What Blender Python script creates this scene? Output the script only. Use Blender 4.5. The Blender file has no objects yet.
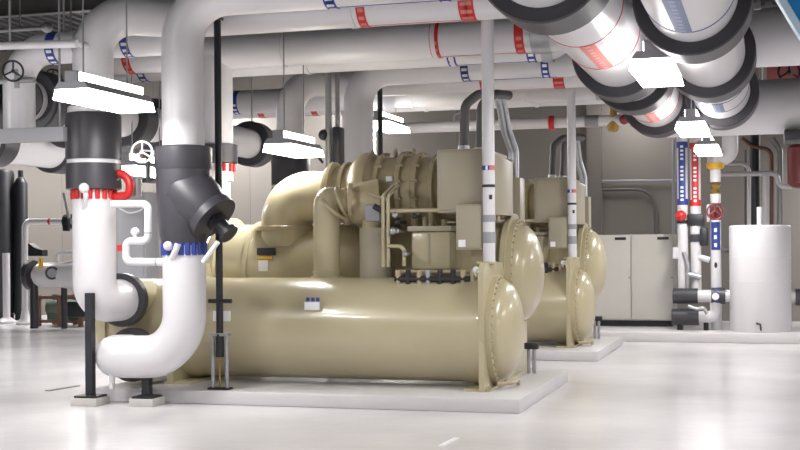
import bpy, bmesh, math, random
from mathutils import Vector, Matrix
random.seed(4)
C = bpy.context.scene.collection
V = Vector
PI = math.pi

# ------------------------------------------------------------------ camera model
F, TH, RO, EYE, DROP = 1250.0, math.radians(16.49), 0.0078, 1.5, 24.0
cT, sT, cR, sR = math.cos(TH), math.sin(TH), math.cos(RO), math.sin(RO)

def P(px, py, Y):
    """point of the room seen at a pixel, at depth Y (metres along the room)"""
    dx, dy = px - 400, py - 225 - DROP
    u = cR * dx - sR * dy
    v = sR * dx + cR * dy
    t = u / F
    d = Y / (cT + t * sT)
    return V(((t * cT - sT) * d, Y, EYE - v / F * d))

cam_d = bpy.data.cameras.new('camera')
cam = bpy.data.objects.new('camera', cam_d)
C.objects.link(cam)
cam_d.sensor_width = 36
cam_d.lens = F / 800 * 36
cam_d.shift_y = DROP / 800
right, up, fwd = V((cT, sT, 0)), V((0, 0, 1)), V((-sT, cT, 0))
cr = right * cR - up * sR
cu = right * sR + up * cR
m = Matrix((cr, cu, -fwd)).transposed().to_4x4()
m.translation = (0, 0, EYE)
cam.matrix_world = m
cam_d.clip_end = 100
bpy.context.scene.camera = cam

# ------------------------------------------------------------------ materials
def mat(name, col, rough=0.5, metal=0.0, noise=0.0, nscale=3.0, emit=None, coat=0.0, spec=0.5, bump=0.0, bscale=40):
    m = bpy.data.materials.new(name)
    m.use_nodes = True
    nt = m.node_tree
    b = nt.nodes['Principled BSDF']
    b.inputs['Base Color'].default_value = (*col, 1)
    b.inputs['Roughness'].default_value = rough
    b.inputs['Metallic'].default_value = metal
    b.inputs['Specular IOR Level'].default_value = spec
    b.inputs['Coat Weight'].default_value = coat
    if noise or bump:
        tc = nt.nodes.new('ShaderNodeTexCoord')
    if noise:
        n = nt.nodes.new('ShaderNodeTexNoise')
        n.inputs['Scale'].default_value = nscale
        n.inputs['Detail'].default_value = 4
        nt.links.new(tc.outputs['Object'], n.inputs['Vector'])
        r = nt.nodes.new('ShaderNodeValToRGB')
        r.color_ramp.elements[0].position = 0.3
        r.color_ramp.elements[1].position = 0.7
        r.color_ramp.elements[0].color = (*[c * (1 - noise) for c in col], 1)
        r.color_ramp.elements[1].color = (*[min(1, c * (1 + noise)) for c in col], 1)
        nt.links.new(n.outputs['Fac'], r.inputs['Fac'])
        nt.links.new(r.outputs['Color'], b.inputs['Base Color'])
    if bump:
        n2 = nt.nodes.new('ShaderNodeTexNoise')
        n2.inputs['Scale'].default_value = bscale
        nt.links.new(tc.outputs['Object'], n2.inputs['Vector'])
        bp = nt.nodes.new('ShaderNodeBump')
        bp.inputs['Strength'].default_value = bump
        bp.inputs['Distance'].default_value = 0.02
        nt.links.new(n2.outputs['Fac'], bp.inputs['Height'])
        nt.links.new(bp.outputs['Normal'], b.inputs['Normal'])
    if emit:
        b.inputs['Emission Color'].default_value = (1, 0.98, 0.96, 1)
        b.inputs['Emission Strength'].default_value = emit
    return m

def srgb(r, g, b):
    f = lambda c: c / 12.92 if c <= 0.04045 else ((c + 0.055) / 1.055) ** 2.4
    return (f(r / 255), f(g / 255), f(b / 255))

M = dict(
    white=mat('white_jacket', srgb(214, 212, 215), 0.32, noise=0.02, nscale=2),
    black=mat('black_rubber', srgb(58, 56, 62), 0.42, noise=0.08, nscale=4),
    blackmetal=mat('black_paint', srgb(38, 38, 44), 0.45),
    beige=mat('beige_enamel', srgb(183, 173, 142), 0.28, noise=0.025, nscale=2.5, coat=0.2),
    beigedark=mat('beige_cast', srgb(174, 161, 130), 0.42, noise=0.06, nscale=9),
    beigelight=mat('beige_panel', srgb(161, 153, 134), 0.4, noise=0.02),
    cream=mat('grey_cream_cabinet', srgb(196, 193, 186), 0.45, noise=0.015),
    red=mat('red_paint', srgb(196, 42, 40), 0.4),
    pink=mat('faded_red', srgb(206, 122, 116), 0.5),
    darkred=mat('dark_red', srgb(120, 46, 48), 0.45),
    blue=mat('blue_tape', srgb(42, 62, 142), 0.45),
    pinkprint=mat('pale_red', srgb(222, 160, 154), 0.5),
    slateprint=mat('pale_blue_print', srgb(146, 156, 184), 0.5),
    slate=mat('faded_blue', srgb(112, 124, 158), 0.5),
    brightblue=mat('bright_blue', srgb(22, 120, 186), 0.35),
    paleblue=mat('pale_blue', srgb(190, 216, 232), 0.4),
    steel=mat('galvanised', srgb(176, 178, 182), 0.38, 0.7, noise=0.08, nscale=14),
    greymetal=mat('grey_metal', srgb(150, 150, 152), 0.4, 0.4),
    darkgrey=mat('dark_grey_conduit', srgb(96, 94, 94), 0.5, 0.2),
    grey=mat('grey_paint', srgb(150, 151, 156), 0.5),
    yellow=mat('yellow', srgb(226, 176, 52), 0.4),
    brass=mat('brass', srgb(170, 140, 80), 0.35, 0.7),
    copper=mat('copper', srgb(120, 88, 72), 0.4, 0.5),
    concrete=mat('pad_paint', srgb(206, 203, 204), 0.35, noise=0.03, nscale=2),
    plinth=mat('grout', srgb(188, 184, 180), 0.6, noise=0.05, nscale=6),
    paper=mat('white_sticker', srgb(236, 236, 238), 0.5),
    tube=mat('lamp_tube', (1, 1, 1), 0.4, emit=15),
    reflector=mat('white_reflector', srgb(240, 240, 240), 0.35),
    brown=mat('brown_frame', srgb(120, 92, 78), 0.6),
    green=mat('green_pump', srgb(96, 118, 104), 0.5),
)

# ------------------------------------------------------------------ mesh builder
ROOT = {}

def axis_frame(a):
    a = V(a).normalized()
    if abs(a.x) > 0.85: u = V((0, -1, 0))
    elif abs(a.y) > 0.85: u = V((-1, 0, 0))
    else: u = V((0, -1, 0))
    u = (u - a * u.dot(a)).normalized()
    v = a.cross(u)
    if abs(a.x) > 0.85 or abs(a.y) > 0.85:
        if v.z > 0: v = -v
    elif v.x < 0: v = -v
    return a, u, v

class MB:
    def __init__(s): s.bm = bmesh.new()
    def grid(s, rings, closed=True, caps=True):
        bm = s.bm
        R = [[bm.verts.new(p) for p in ring] for ring in rings]
        n = len(R[0])
        for a, b in zip(R, R[1:]):
            for i in range(n if closed else n - 1):
                j = (i + 1) % n
                bm.faces.new((a[i], a[j], b[j], b[i]))
        if caps and closed:
            bm.faces.new(list(reversed(R[0])))
            bm.faces.new(R[-1])
        return s
    def lathe(s, o, ax, prof, n=40, caps=True):
        a, u, v = axis_frame(ax); o = V(o)
        rings = []
        for h, r in prof:
            r = max(r, 0.0008)
            rings.append([o + a * h + (u * math.cos(2*PI*i/n) + v * math.sin(2*PI*i/n)) * r for i in range(n)])
        return s.grid(rings, caps=caps)
    def cyl(s, p0, p1, r, n=24, r1=None):
        p0, p1 = V(p0), V(p1)
        return s.lathe(p0, p1 - p0, [(0, r), ((p1 - p0).length, r if r1 is None else r1)], n)
    def ring(s, o, ax, r, R, L, n=40, c=0.0):
        c = c or min(L, R - r) * 0.12
        return s.lathe(o, ax, [(-L/2, r), (-L/2, R - c), (-L/2 + c, R), (L/2 - c, R), (L/2, R - c), (L/2, r)], n, caps=False).lathe(o, ax, [(-L/2, r), (L/2, r)], n, caps=False)
    def dome(s, o, ax, R, depth, n=48, k=9, base=0.0):
        pr = [(0, R)] + ([(base, R)] if base else [])
        for i in range(1, k + 1):
            t = PI / 2 * i / k
            pr.append((base + depth * math.sin(t), R * math.cos(t)))
        return s.lathe(o, ax, pr, n)
    def sector(s, o, ax, r, h0, h1, a0, a1, n=10, th=0.003):
        a, u, v = axis_frame(ax); o = V(o)
        def pt(h, ang, rr):
            return o + a * h + (u * math.cos(ang) + v * math.sin(ang)) * rr
        rings = []
        for i in range(n + 1):
            g = math.radians(a0 + (a1 - a0) * i / n)
            rings.append([pt(h0, g, r), pt(h1, g, r), pt(h1, g, r + th), pt(h0, g, r + th)])
        return s.grid(rings)
    def tube(s, pts, r, fil=0.0, n=24, seg=8, caps=True):
        pts = [V(p) for p in pts]
        path = [pts[0]]
        for i in range(1, len(pts) - 1):
            p, a, b = pts[i], pts[i-1] - pts[i], pts[i+1] - pts[i]
            la, lb = a.length, b.length; a.normalize(); b.normalize()
            ang = a.angle(b)
            if fil <= 0 or ang > PI - 0.02:
                path.append(p); continue
            tl = min(fil / math.tan(ang / 2), la * 0.499, lb * 0.499)
            rr = tl * math.tan(ang / 2)
            c = p + (a + b).normalized() * (rr / math.sin(ang / 2))
            s0 = p + a * tl - c; s1 = p + b * tl - c
            tot = s0.angle(s1); axn = s0.cross(s1).normalized()
            for k in range(seg + 1):
                path.append(c + Matrix.Rotation(tot * k / seg, 3, axn) @ s0)
        path.append(pts[-1])
        cl = [path[0]]
        for p in path[1:]:
            if (p - cl[-1]).length > 1e-5: cl.append(p)
        path = cl
        tans = []
        for i in range(len(path)):
            a = path[max(i-1, 0)]; b = path[min(i+1, len(path)-1)]
            tans.append((b - a).normalized())
        _, u, _ = axis_frame(tans[0])
        rings = []
        for p, t in zip(path, tans):
            u = (u - t * u.dot(t)).normalized()
            w = t.cross(u)
            rings.append([p + (u * math.cos(2*PI*i/n) + w * math.sin(2*PI*i/n)) * r for i in range(n)])
        return s.grid(rings, caps=caps)
    def box(s, x0, x1, y0, y1, z0, z1, bev=0.0):
        b = bmesh.new()
        vs = [b.verts.new((x, y, z)) for x in (x0, x1) for y in (y0, y1) for z in (z0, z1)]
        for f in ((0,1,3,2), (4,6,7,5), (0,4,5,1), (2,3,7,6), (0,2,6,4), (1,5,7,3)):
            b.faces.new([vs[i] for i in f])
        if bev:
            bmesh.ops.bevel(b, geom=b.edges[:], offset=bev, segments=2, affect='EDGES', profile=0.5)
        me = bpy.data.meshes.new('t'); b.to_mesh(me); b.free()
        s.bm.from_mesh(me); bpy.data.meshes.remove(me)
        return s
    def prism(s, poly, ext):
        poly = [V(p) for p in poly]; e = V(ext)
        return s.grid([poly, [p + e for p in poly]])
    def torus(s, o, ax, R, r, n=32, k=8):
        a, u, v = axis_frame(ax); o = V(o)
        rings = []
        for i in range(n + 1):
            g = 2*PI*i/n; d = u*math.cos(g) + v*math.sin(g)
            rings.append([o + d*(R + r*math.cos(2*PI*j/k)) + a*(r*math.sin(2*PI*j/k)) for j in range(k)])
        return s.grid(rings, caps=False)
    def sphere(s, c, r, sx=1, sy=1, sz=1):
        bmesh.ops.create_uvsphere(s.bm, u_segments=20, v_segments=12, radius=r,
                                  matrix=Matrix.Translation(V(c)) @ Matrix.Diagonal((sx, sy, sz, 1)))
        return s
    def build(s, name, material, parent=None, label=None):
        bm = s.bm
        bmesh.ops.remove_doubles(bm, verts=bm.verts[:], dist=1e-5)
        bmesh.ops.recalc_face_normals(bm, faces=bm.faces[:])
        off = V((0, 0, 0))
        if parent is not None:
            off = ROOT[parent.name]
            bmesh.ops.translate(bm, verts=bm.verts[:], vec=-off)
        else:
            xs = [v.co for v in bm.verts]
            lo = V((min(v.x for v in xs), min(v.y for v in xs), min(v.z for v in xs)))
            hi = V((max(v.x for v in xs), max(v.y for v in xs), max(v.z for v in xs)))
            off = V(((lo.x+hi.x)/2, (lo.y+hi.y)/2, lo.z))
            bmesh.ops.translate(bm, verts=bm.verts[:], vec=-off)
        me = bpy.data.meshes.new(name)
        bm.to_mesh(me); bm.free()
        for p in me.polygons: p.use_smooth = True
        me.set_sharp_from_angle(angle=math.radians(38))
        me.materials.append(M[material] if isinstance(material, str) else material)
        o = bpy.data.objects.new(name, me)
        C.objects.link(o)
        if parent is not None: o.parent = parent
        else: o.location = off
        ROOT[o.name] = off
        if label: o['label'] = label
        return o

def tag(o, label, cat, group=None):
    o['label'] = label; o['category'] = cat
    if group: o['group'] = group
    return o

def thing(name, label, cat, loc, group=None):
    o = bpy.data.objects.new(name, None)
    C.objects.link(o); o.location = V(loc); o.empty_display_size = 0.1
    ROOT[o.name] = V(loc)
    return tag(o, label, cat, group)

def struct(o):
    o['kind'] = 'structure'; return o

def copy_thing(root, shift, label, group=None):
    def cp(o, par):
        c = o.copy(); C.objects.link(c)
        if par is not None: c.parent = par
        for ch in [k for k in o.children]: cp(ch, c)
        return c
    r = cp(root, None)
    r.location = root.location + V(shift)
    r['label'] = label
    if group: r['group'] = group
    return r

# ------------------------------------------------------------------ the setting
CEIL = 6.3
XL, XR, YF, YB = -20.0, 7.0, -3.5, 26.0

def floor_mat():
    m = mat('epoxy_floor', srgb(214, 211, 213), 0.2, spec=0.5)
    nt = m.node_tree; b = nt.nodes['Principled BSDF']
    tc = nt.nodes.new('ShaderNodeTexCoord')
    n = nt.nodes.new('ShaderNodeTexNoise'); n.inputs['Scale'].default_value = 0.7; n.inputs['Detail'].default_value = 5
    nt.links.new(tc.outputs['Object'], n.inputs['Vector'])
    r = nt.nodes.new('ShaderNodeValToRGB')
    r.color_ramp.elements[0].position = 0.3; r.color_ramp.elements[1].position = 0.75
    r.color_ramp.elements[0].color = (*srgb(206, 203, 206), 1); r.color_ramp.elements[1].color = (*srgb(222, 219, 220), 1)
    nt.links.new(n.outputs['Fac'], r.inputs['Fac']); nt.links.new(r.outputs['Color'], b.inputs['Base Color'])
    mr = nt.nodes.new('ShaderNodeMapRange')
    mr.inputs['To Min'].default_value = 0.14; mr.inputs['To Max'].default_value = 0.26
    nt.links.new(n.outputs['Fac'], mr.inputs['Value']); nt.links.new(mr.outputs['Result'], b.inputs['Roughness'])
    n2 = nt.nodes.new('ShaderNodeTexNoise'); n2.inputs['Scale'].default_value = 9
    nt.links.new(tc.outputs['Object'], n2.inputs['Vector'])
    bp = nt.nodes.new('ShaderNodeBump'); bp.inputs['Strength'].default_value = 0.06; bp.inputs['Distance'].default_value = 0.02
    nt.links.new(n2.outputs['Fac'], bp.inputs['Height']); nt.links.new(bp.outputs['Normal'], b.inputs['Normal'])
    return m

def wall_mat():
    m = mat('painted_precast_wall', srgb(132, 126, 120), 0.7)
    nt = m.node_tree; b = nt.nodes['Principled BSDF']
    tc = nt.nodes.new('ShaderNodeTexCoord')
    sep = nt.nodes.new('ShaderNodeSeparateXYZ'); nt.links.new(tc.outputs['Object'], sep.inputs['Vector'])
    cmb = nt.nodes.new('ShaderNodeCombineXYZ')
    ad = nt.nodes.new('ShaderNodeMath'); ad.operation = 'ADD'
    nt.links.new(sep.outputs['X'], ad.inputs[0]); nt.links.new(sep.outputs['Y'], ad.inputs[1])
    nt.links.new(ad.outputs[0], cmb.inputs['X']); nt.links.new(sep.outputs['Z'], cmb.inputs['Y'])
    br = nt.nodes.new('ShaderNodeTexBrick')
    br.offset = 0.0
    br.inputs['Color1'].default_value = (*srgb(132, 126, 120), 1)
    br.inputs['Color2'].default_value = (*srgb(129, 123, 117), 1)
    br.inputs['Mortar'].default_value = (*srgb(108, 103, 99), 1)
    br.inputs['Scale'].default_value = 1.0
    br.inputs['Mortar Size'].default_value = 0.008
    br.inputs['Brick Width'].default_value = 2.4
    br.inputs['Row Height'].default_value = 6.0
    nt.links.new(cmb.outputs['Vector'], br.inputs['Vector'])
    nt.links.new(br.outputs['Color'], b.inputs['Base Color'])
    return m

def deck_mat():
    m = mat('steel_deck', srgb(62, 62, 66), 0.6, 0.2)
    return m

FM, WM, DM = floor_mat(), wall_mat(), deck_mat()
struct(MB().box(XL, XR, YF, YB, -0.2, 0).build('floor', FM))
struct(MB().box(XL, XR, YB, YB + 0.2, -0.2, CEIL + 0.3).build('wall_back', WM))
struct(MB().box(XL - 0.2, XL, YF, YB, -0.2, CEIL + 0.3).build('wall_left', WM))
struct(MB().box(XR, XR + 0.2, YF, YB, -0.2, CEIL + 0.3).build('wall_right', WM))
struct(MB().box(XL, XR, YF - 0.2, YF, -0.2, CEIL + 0.3).build('wall_front', WM))
# ribbed steel deck: flutes run along the room's depth
poly = []
x = XL
while x < XR:
    poly += [(x, YF, CEIL), (x + 0.12, YF, CEIL), (x + 0.15, YF, CEIL + 0.08), (x + 0.27, YF, CEIL + 0.08)]
    x += 0.30
rings = [[V(p) for p in poly], [V((p[0], YB, p[2])) for p in poly]]
mb = MB(); mb.grid(rings, closed=False)
mb.box(XL, XR, YF, YB, CEIL + 0.09, CEIL + 0.3)
struct(mb.build('ceiling', DM))

# ceiling beams
for k, y in enumerate((5.0, 10.2, 15.4, 20.6)):
    mb = MB()
    mb.box(XL, XR, y - 0.09, y + 0.09, CEIL - 0.03, CEIL - 0.005)
    mb.box(XL, XR, y - 0.01, y + 0.01, CEIL - 0.32, CEIL - 0.03)
    mb.box(XL, XR, y - 0.09, y + 0.09, CEIL - 0.345, CEIL - 0.32)
    struct(mb.build('trim_%d' % (k + 1), 'darkgrey'))

# raised concrete curb along the back wall and pads under the machines
mb = MB().box(-4.6, XR - 0.01, 20.05, 23.4, 0.0, 0.15, 0.012)
tag(mb.build('concrete_curb', 'concrete'), 'long low concrete curb along the far end carrying grey cabinet and white tank', 'curb')
PADW = (-6.5, -2.18, 11.15, 13.95)
def pad(dy, label):
    mb = MB().box(PADW[0], PADW[1], PADW[2] + dy, PADW[3] + dy, 0.0, 0.13, 0.012)
    return tag(mb.build('machine_pad', 'concrete'), label, 'concrete pad', 'concrete pads under the chillers')
DY = 5.36
pad(0, 'low white concrete pad under the nearer beige chiller')
pad(DY, 'low white concrete pad under the farther beige chiller')

# ------------------------------------------------------------------ chiller
YC, ZC, RC = 12.2, 0.69, 0.53        # condenser
YE, ZE, RE = 13.2, 1.24, 0.55        # evaporator
X0, X1 = -5.95, -2.62                # tube sheets
ch = thing('water_chiller', 'nearer of the two large beige chillers, long tank with domed end in front', 'chiller', ((X0+X1)/2, 12.7, 0.13), 'beige water chillers on pads')

o = MB().lathe((X0, YC, ZC), (1, 0, 0), [(0, RC+.03), (.3, RC-.01), (.32, RC-.01), (X1-X0-.32, RC-.01), (X1-X0, RC+.05)], 64).build('condenser_shell', 'beige', ch)
mb = MB().box(P(304, 300, 11.68).x, P(319, 300, 11.68).x, 11.688, 11.70, P(300, 310, 11.68).z, P(300, 302, 11.68).z)
st = mb.build('sticker', 'paper', o, 'white sticker with blue top edge')
for q in range(3):
    x = P(306 + q*5, 300, 11.68).x
    MB().box(x, x + .03, 11.684, 11.70, P(300, 301.5, 11.68).z, P(300, 297.5, 11.68).z).build('sticker_mark', 'blue', o)
o = MB().lathe((X0, YE, ZE), (1, 0, 0), [(0, RE), (X1-X0, RE)], 64).build('evaporator_shell', 'beige', ch)
MB().ring((X0+.42, YE, ZE), (1,0,0), RE-.01, RE+.035, .05, 56).build('shell_band', 'beige', o)
xa, xb = P(258, 250, 12.69).x, P(276, 250, 12.69).x
MB().box(xa, xb, 12.655, 12.68, P(260, 255, 12.7).z, P(260, 248, 12.7).z).build('name_plate', 'blackmetal', o, 'black name plate')
MB().box(xa+.02, xb-.08, 12.645, 12.66, P(260, 271, 12.7).z, P(260, 260, 12.7).z).build('sticker', 'paper', o, 'white caution sticker')
MB().box(xa+.02, xb-.03, 12.64, 12.66, P(260, 259.5, 12.7).z, P(260, 256.5, 12.7).z).build('sticker_strip', 'yellow', o)

# tube sheets: one plate carries both shells
def sheet(x, t, nm='tube_sheet'):
    poly = [(x, 11.63, .13), (x, 13.82, .13), (x, 13.82, 1.5)]
    for a in range(0, 181, 12):
        g = math.radians(a)
        poly.append((x, YE + .63*math.cos(g)*.99, ZE + .63*math.sin(g)))
    poly += [(x, 12.52, 1.36), (x, 11.72, 1.36), (x, 11.63, 1.27)]
    return MB().prism(poly, (t, 0, 0)).build(nm, 'beige', ch)
sr = sheet(X1 - .05, .055)
MB().box(X1-.12, X1+.055, 11.88, 12.04, 1.345, 1.37, .004).build('vent_foot', 'beige', ch)
sl = sheet(X0, .07)
MB().box(X1-.2, X1+.05, 11.66, 13.8, .131, .155).build('foot_plate', 'beige', ch)
MB().box(X0-.05, X0+.25, 11.66, 13.8, .131, .155).build('foot_plate', 'beige', ch)

def head(y, z, R, x, sgn, depth, nm):
    o = MB().lathe((x, y, z), (sgn, 0, 0), [(0, R+.045), (.055, R+.045), (.06, R+.01)] + [(.06+depth*math.sin(PI/2*i/10), (R-.005)*math.cos(PI/2*i/10)) for i in range(0, 11)], 64).build(nm, 'beige', ch)
    n = 40 if sgn > 0 else 0
    for i in range(n):
        g = 2*PI*i/n
        p = V((x + sgn*.05, y + (R+.027)*math.cos(g), z + (R+.027)*math.sin(g)))
        MB().cyl(p, p + V((sgn*.028, 0, 0)), .012, 6).build('bolt', 'beigedark', o)
    return o
h1 = head(YC, ZC, RC-.03, X1+.005, 1, .205, 'condenser_end_dome')
MB().tube([(X1+.08, 11.85, .19), (X1+.2, 11.95, .19), (X1+.22, 12.2, .19), (X1+.22, 12.2, .14)], .02, .04, 10).build('drain_pipe', 'beigedark', h1)
h2 = head(YE, ZE, RE-.03, X1+.005, 1, .235, 'evaporator_end_dome')
h3 = head(YE, ZE, RE-.03, X0, -1, .22, 'evaporator_end_dome')
# marine water box on the left with two nozzles facing the front
wb = MB().lathe((X0, YC, ZC), (-1, 0, 0), [(0, RC+.02), (.06, RC+.02), (.065, RC-.02), (.72, RC-.02), (.725, RC+.02), (.80, RC+.02)] + [(.8+.2*math.sin(PI/2*i/8), (RC-.02)*math.cos(PI/2*i/8)) for i in range(0, 9)], 56).build('water_box', 'beige', ch)
NZ_TOP = V((-6.37, 11.50, 1.0)); NZ_BOT = V((-6.26, 11.50, .44))
for c in (NZ_TOP, NZ_BOT):
    MB().cyl(c + V((0, .02, 0)), c + V((0, .5, 0)), .2, 32).build('nozzle', 'beige', wb)

# suction elbow, compressor, discharge pipe
YK = 13.0
e0 = P(287, 240, YK); e1 = P(332, 197, YK); RS = .285
zc = e1.z; xs = e0.x
sx = MB().tube([(xs, YK, ZE + .3), (xs, YK, zc), (e1.x, YK, zc)], RS, .42, 40, 14).build('suction_elbow', 'beige', ch)
MB().ring((e1.x, YK, zc), (1,0,0), RS-.02, RS+.06, .04, 40).build('flange', 'beigedark', sx)
MB().ring((xs, YK, ZE+.50), (0,0,1), RS-.02, RS+.05, .05, 40).build('flange', 'beigedark', sx)

def kx(px): return P(px, 190, YK).x
base = kx(333)
prof = [(333, .30), (334, .34), (337, .34), (338, .29), (346, .30), (347, .34), (350, .34), (351, .31), (356, .33), (360, .38), (364, .42), (369, .435), (374, .43), (377, .38),
        (381, .36), (383, .36), (384, .42), (387, .42), (388, .375), (403, .375), (405, .43), (409, .43), (410, .39), (419, .39), (421, .42), (425, .42), (426, .37), (436, .36), (438, .40), (441, .40), (442, .33), (470, .33), (474, .25)]
zk = P(390, 192, YK).z
cp_ = MB().lathe((base, YK, zk), (1, 0, 0), [(kx(a) - base, r*1.0) for a, r in prof], 48).build('compressor', 'beigedark', ch)
# ribs and lugs on the casing
for px_, r in ((386, .42), (407, .43), (423, .42)):
    for i in range(6):
        g = 2*PI*(i-1.5)/14
        c = V((kx(px_) - .03, YK - (r-.01)*math.cos(g), zk + (r-.01)*math.sin(g)))
        MB().cyl(c, c + V((.08, 0, 0)), .018, 6).build('bolt', 'beigedark', cp_)
for px_ in (373, 396, 414):
    c = V((kx(px_), YK, zk + .36))
    MB().torus(c + V((0, 0, .06)), (1, 0, 0), .04, .014, 18, 6).build('lifting_eye', 'beigedark', cp_)
MB().box(kx(397), kx(403), YK-.41, YK-.365, P(400, 181, YK-.4).z, P(400, 176, YK-.4).z).build('sticker', 'paper', cp_, 'small white sticker')
# volute outlet bulge
YD = 12.32
d0 = P(327, 280, YD); d1 = P(331, 208, YD); d2 = P(352, 200, 12.5)
dp = MB().tube([(d0.x, YD, ZC + .45), (d0.x, YD, P(330, 200, YD).z), (kx(354), YD+.1, P(352, 199, YD).z)], .138, .26, 32, 14).build('discharge_pipe', 'beige', ch)
MB().ring((d0.x, YD, P(327, 278, YD).z), (0,0,1), .13, .165, .05, 32).build('collar', 'beige', dp)
MB().ring((d0.x, YD, P(327, 272, YD).z), (0,0,1), .13, .15, .02, 32).build('collar', 'beige', dp)
zq = P(330, 200, YD).z
MB().ring((d0.x+.076, YD, zq-.076), (1, 0, 1), .13, .17, .035, 32).build('flange', 'beigedark', dp)
MB().ring((d0.x+.165, YD+.02, zq-.018), (1, .1, .4), .13, .165, .03, 32).build('flange', 'beigedark', dp)
MB().ring((d0.x+.25, YD+.05, zq), (1, .25, 0), .13, .175, .04, 32).build('flange', 'beigedark', dp)
bulge = MB().lathe((kx(350), YD+.16, P(355, 205, YD).z-.02), (1, .25, .1), [(-.04, .12), (-.02, .17), (.02, .17), (.03, .15), (.08, .17), (.1, .2), (.14, .2), (.16, .18), (.3, .24), (.5, .26)], 32).build('volute_outlet', 'beigedark', cp_)

# control cabinet (large) and the small panel below it
YB0 = 12.05
a = P(437, 205, YB0); b = P(487, 148, YB0)
cb = MB().box(a.x, P(486, 180, YB0).x, YB0, 13.1, a.z - .08, b.z, .012).build('control_cabinet', 'beigelight', ch)
MB().box(a.x+.03, P(484, 180, YB0).x, YB0-.018, YB0, a.z - .05, b.z-.03, .006).build('cabinet_door', 'beigelight', cb)
sd = MB()
yy0, yy1 = 12.15, 13.05
xr_ = P(486, 180, YB0).x
pts = [(xr_, yy0, b.z-.04), (xr_+.09, yy0+.1, b.z-.06), (xr_+.13, yy0+.5, b.z-.1), (xr_+.09, yy1-.1, b.z-.06), (xr_, yy1, b.z-.04)]
sd.grid([[V(p) for p in pts], [V((p[0], p[1], a.z-.1)) for p in pts]], caps=True)
sd.build('side_cover', 'beigelight', cb)
a2 = P(456, 250, 11.95); b2 = P(483.5, 204, 11.95)
sp = MB().box(a2.x, b2.x, 11.95, 12.2, a2.z, b2.z, .01).build('starter_panel', 'beigelight', ch)
MB().box(a2.x+.02, b2.x-.02, 11.935, 11.95, a2.z+.02, b2.z-.02, .004).build('panel_door', 'beigelight', sp)
MB().box(a2.x+.03, a2.x+.1, 11.925, 11.936, a2.z+.03, a2.z+.1).build('sticker', 'paper', sp, 'white sticker')
MB().box(a2.x+.12, b2.x-.02, 12.08, 12.12, ZC+.4, a2.z+.01).build('panel_bracket', 'beigedark', sp)
# tall narrow junction box behind the column
a3 = P(512, 222, 13.5); b3 = P(522, 178, 13.5)
MB().box(a3.x, b3.x, 13.4, 13.65, a3.z-.3, b3.z, .008).build('junction_box', 'beigelight', ch)

# oil sump with lid, piping and valves in front of the compressor
a4 = P(411, 264, 12.15); b4 = P(450, 231, 12.15)
sm = MB().box(a4.x, b4.x, 12.15, 12.65, a4.z-.06, b4.z, .03).build('oil_sump', 'beige', ch)
MB().box(a4.x-.03, b4.x+.02, 12.12, 12.68, b4.z, b4.z+.055, .008).build('sump_lid', 'beigelight', sm)
xm = (a4.x + b4.x)/2
MB().box(xm-.02, xm-.005, 12.138, 12.15, a4.z, b4.z-.02).build('sump_rib', 'beigelight', sm)
for px_, hh in ((414, .14), (425, .10), (431, .16), (444, .07)):
    p = P(px_, 226, 12.3)
    MB().cyl((p.x, 12.3, b4.z+.05), (p.x, 12.3, b4.z+.05+hh), .028, 14).build('riser', 'beigedark', sm)
p0 = P(386, 211, 12.1); p1 = P(438, 211, 12.1)
MB().tube([(p0.x, 12.1, p0.z), (p1.x, 12.1, p0.z)], .022, 0, 12).build('oil_line', 'beige', ch)
for px_ in (383.5, 388.5):
    q0 = P(px_, 262, 12.08); q1 = P(px_, 196, 12.08)
    MB().tube([(q0.x, 12.08, q0.z-.05), (q0.x, 12.08, q1.z), (q0.x, 12.45, q1.z+.12)], .019, .06, 12).build('oil_line', 'beige', ch)
q0 = P(388, 246, 12.05); q1 = P(404, 246, 12.05); q2 = P(404, 266, 12.05)
MB().tube([q0, q1, q2], .02, .06, 12).build('oil_line', 'beige', ch)
q0 = P(361, 190, 12.4); q1 = P(374, 196, 12.3); q2 = P(386, 199, 12.2)
MB().tube([q0, q1, q2], .015, .06, 10).build('oil_line', 'beige', ch)
# actuator and valves
act = MB().box(P(366, 225, 12.35).x, P(381, 225, 12.35).x, 12.3, 12.55, P(366, 222, 12.35).z, P(366, 205, 12.35).z, .02).build('actuator', 'grey', ch, 'grey actuator motor')
MB().cyl(P(372, 240, 12.42), P(372, 220, 12.42), .1, 24).build('actuator_base', 'beigedark', ch)
MB().cyl(P(374, 206, 12.25), P(382, 211, 12.25), .03, 12).build('actuator_arm', 'blackmetal', act)
MB().cyl((P(376, 270, 12.4).x, 12.4, 1.1), (P(376, 270, 12.4).x, 12.4, P(376, 228, 12.4).z), .17, 28).build('oil_filter', 'beigelight', ch)
for px_, py_, r in ((395, 215, .035), (393, 231, .04), (397, 231, .03), (405, 254, .03), (414, 216, .03), (398, 222, .035)):
    c = P(px_, py_, 12.0 + (px_ % 3)*.04)
    MB().sphere(c, r).cyl(c, c + V((0, .25, 0)), r*.5, 10).build('valve', 'steel' if px_ % 2 else 'blackmetal', ch)
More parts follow.
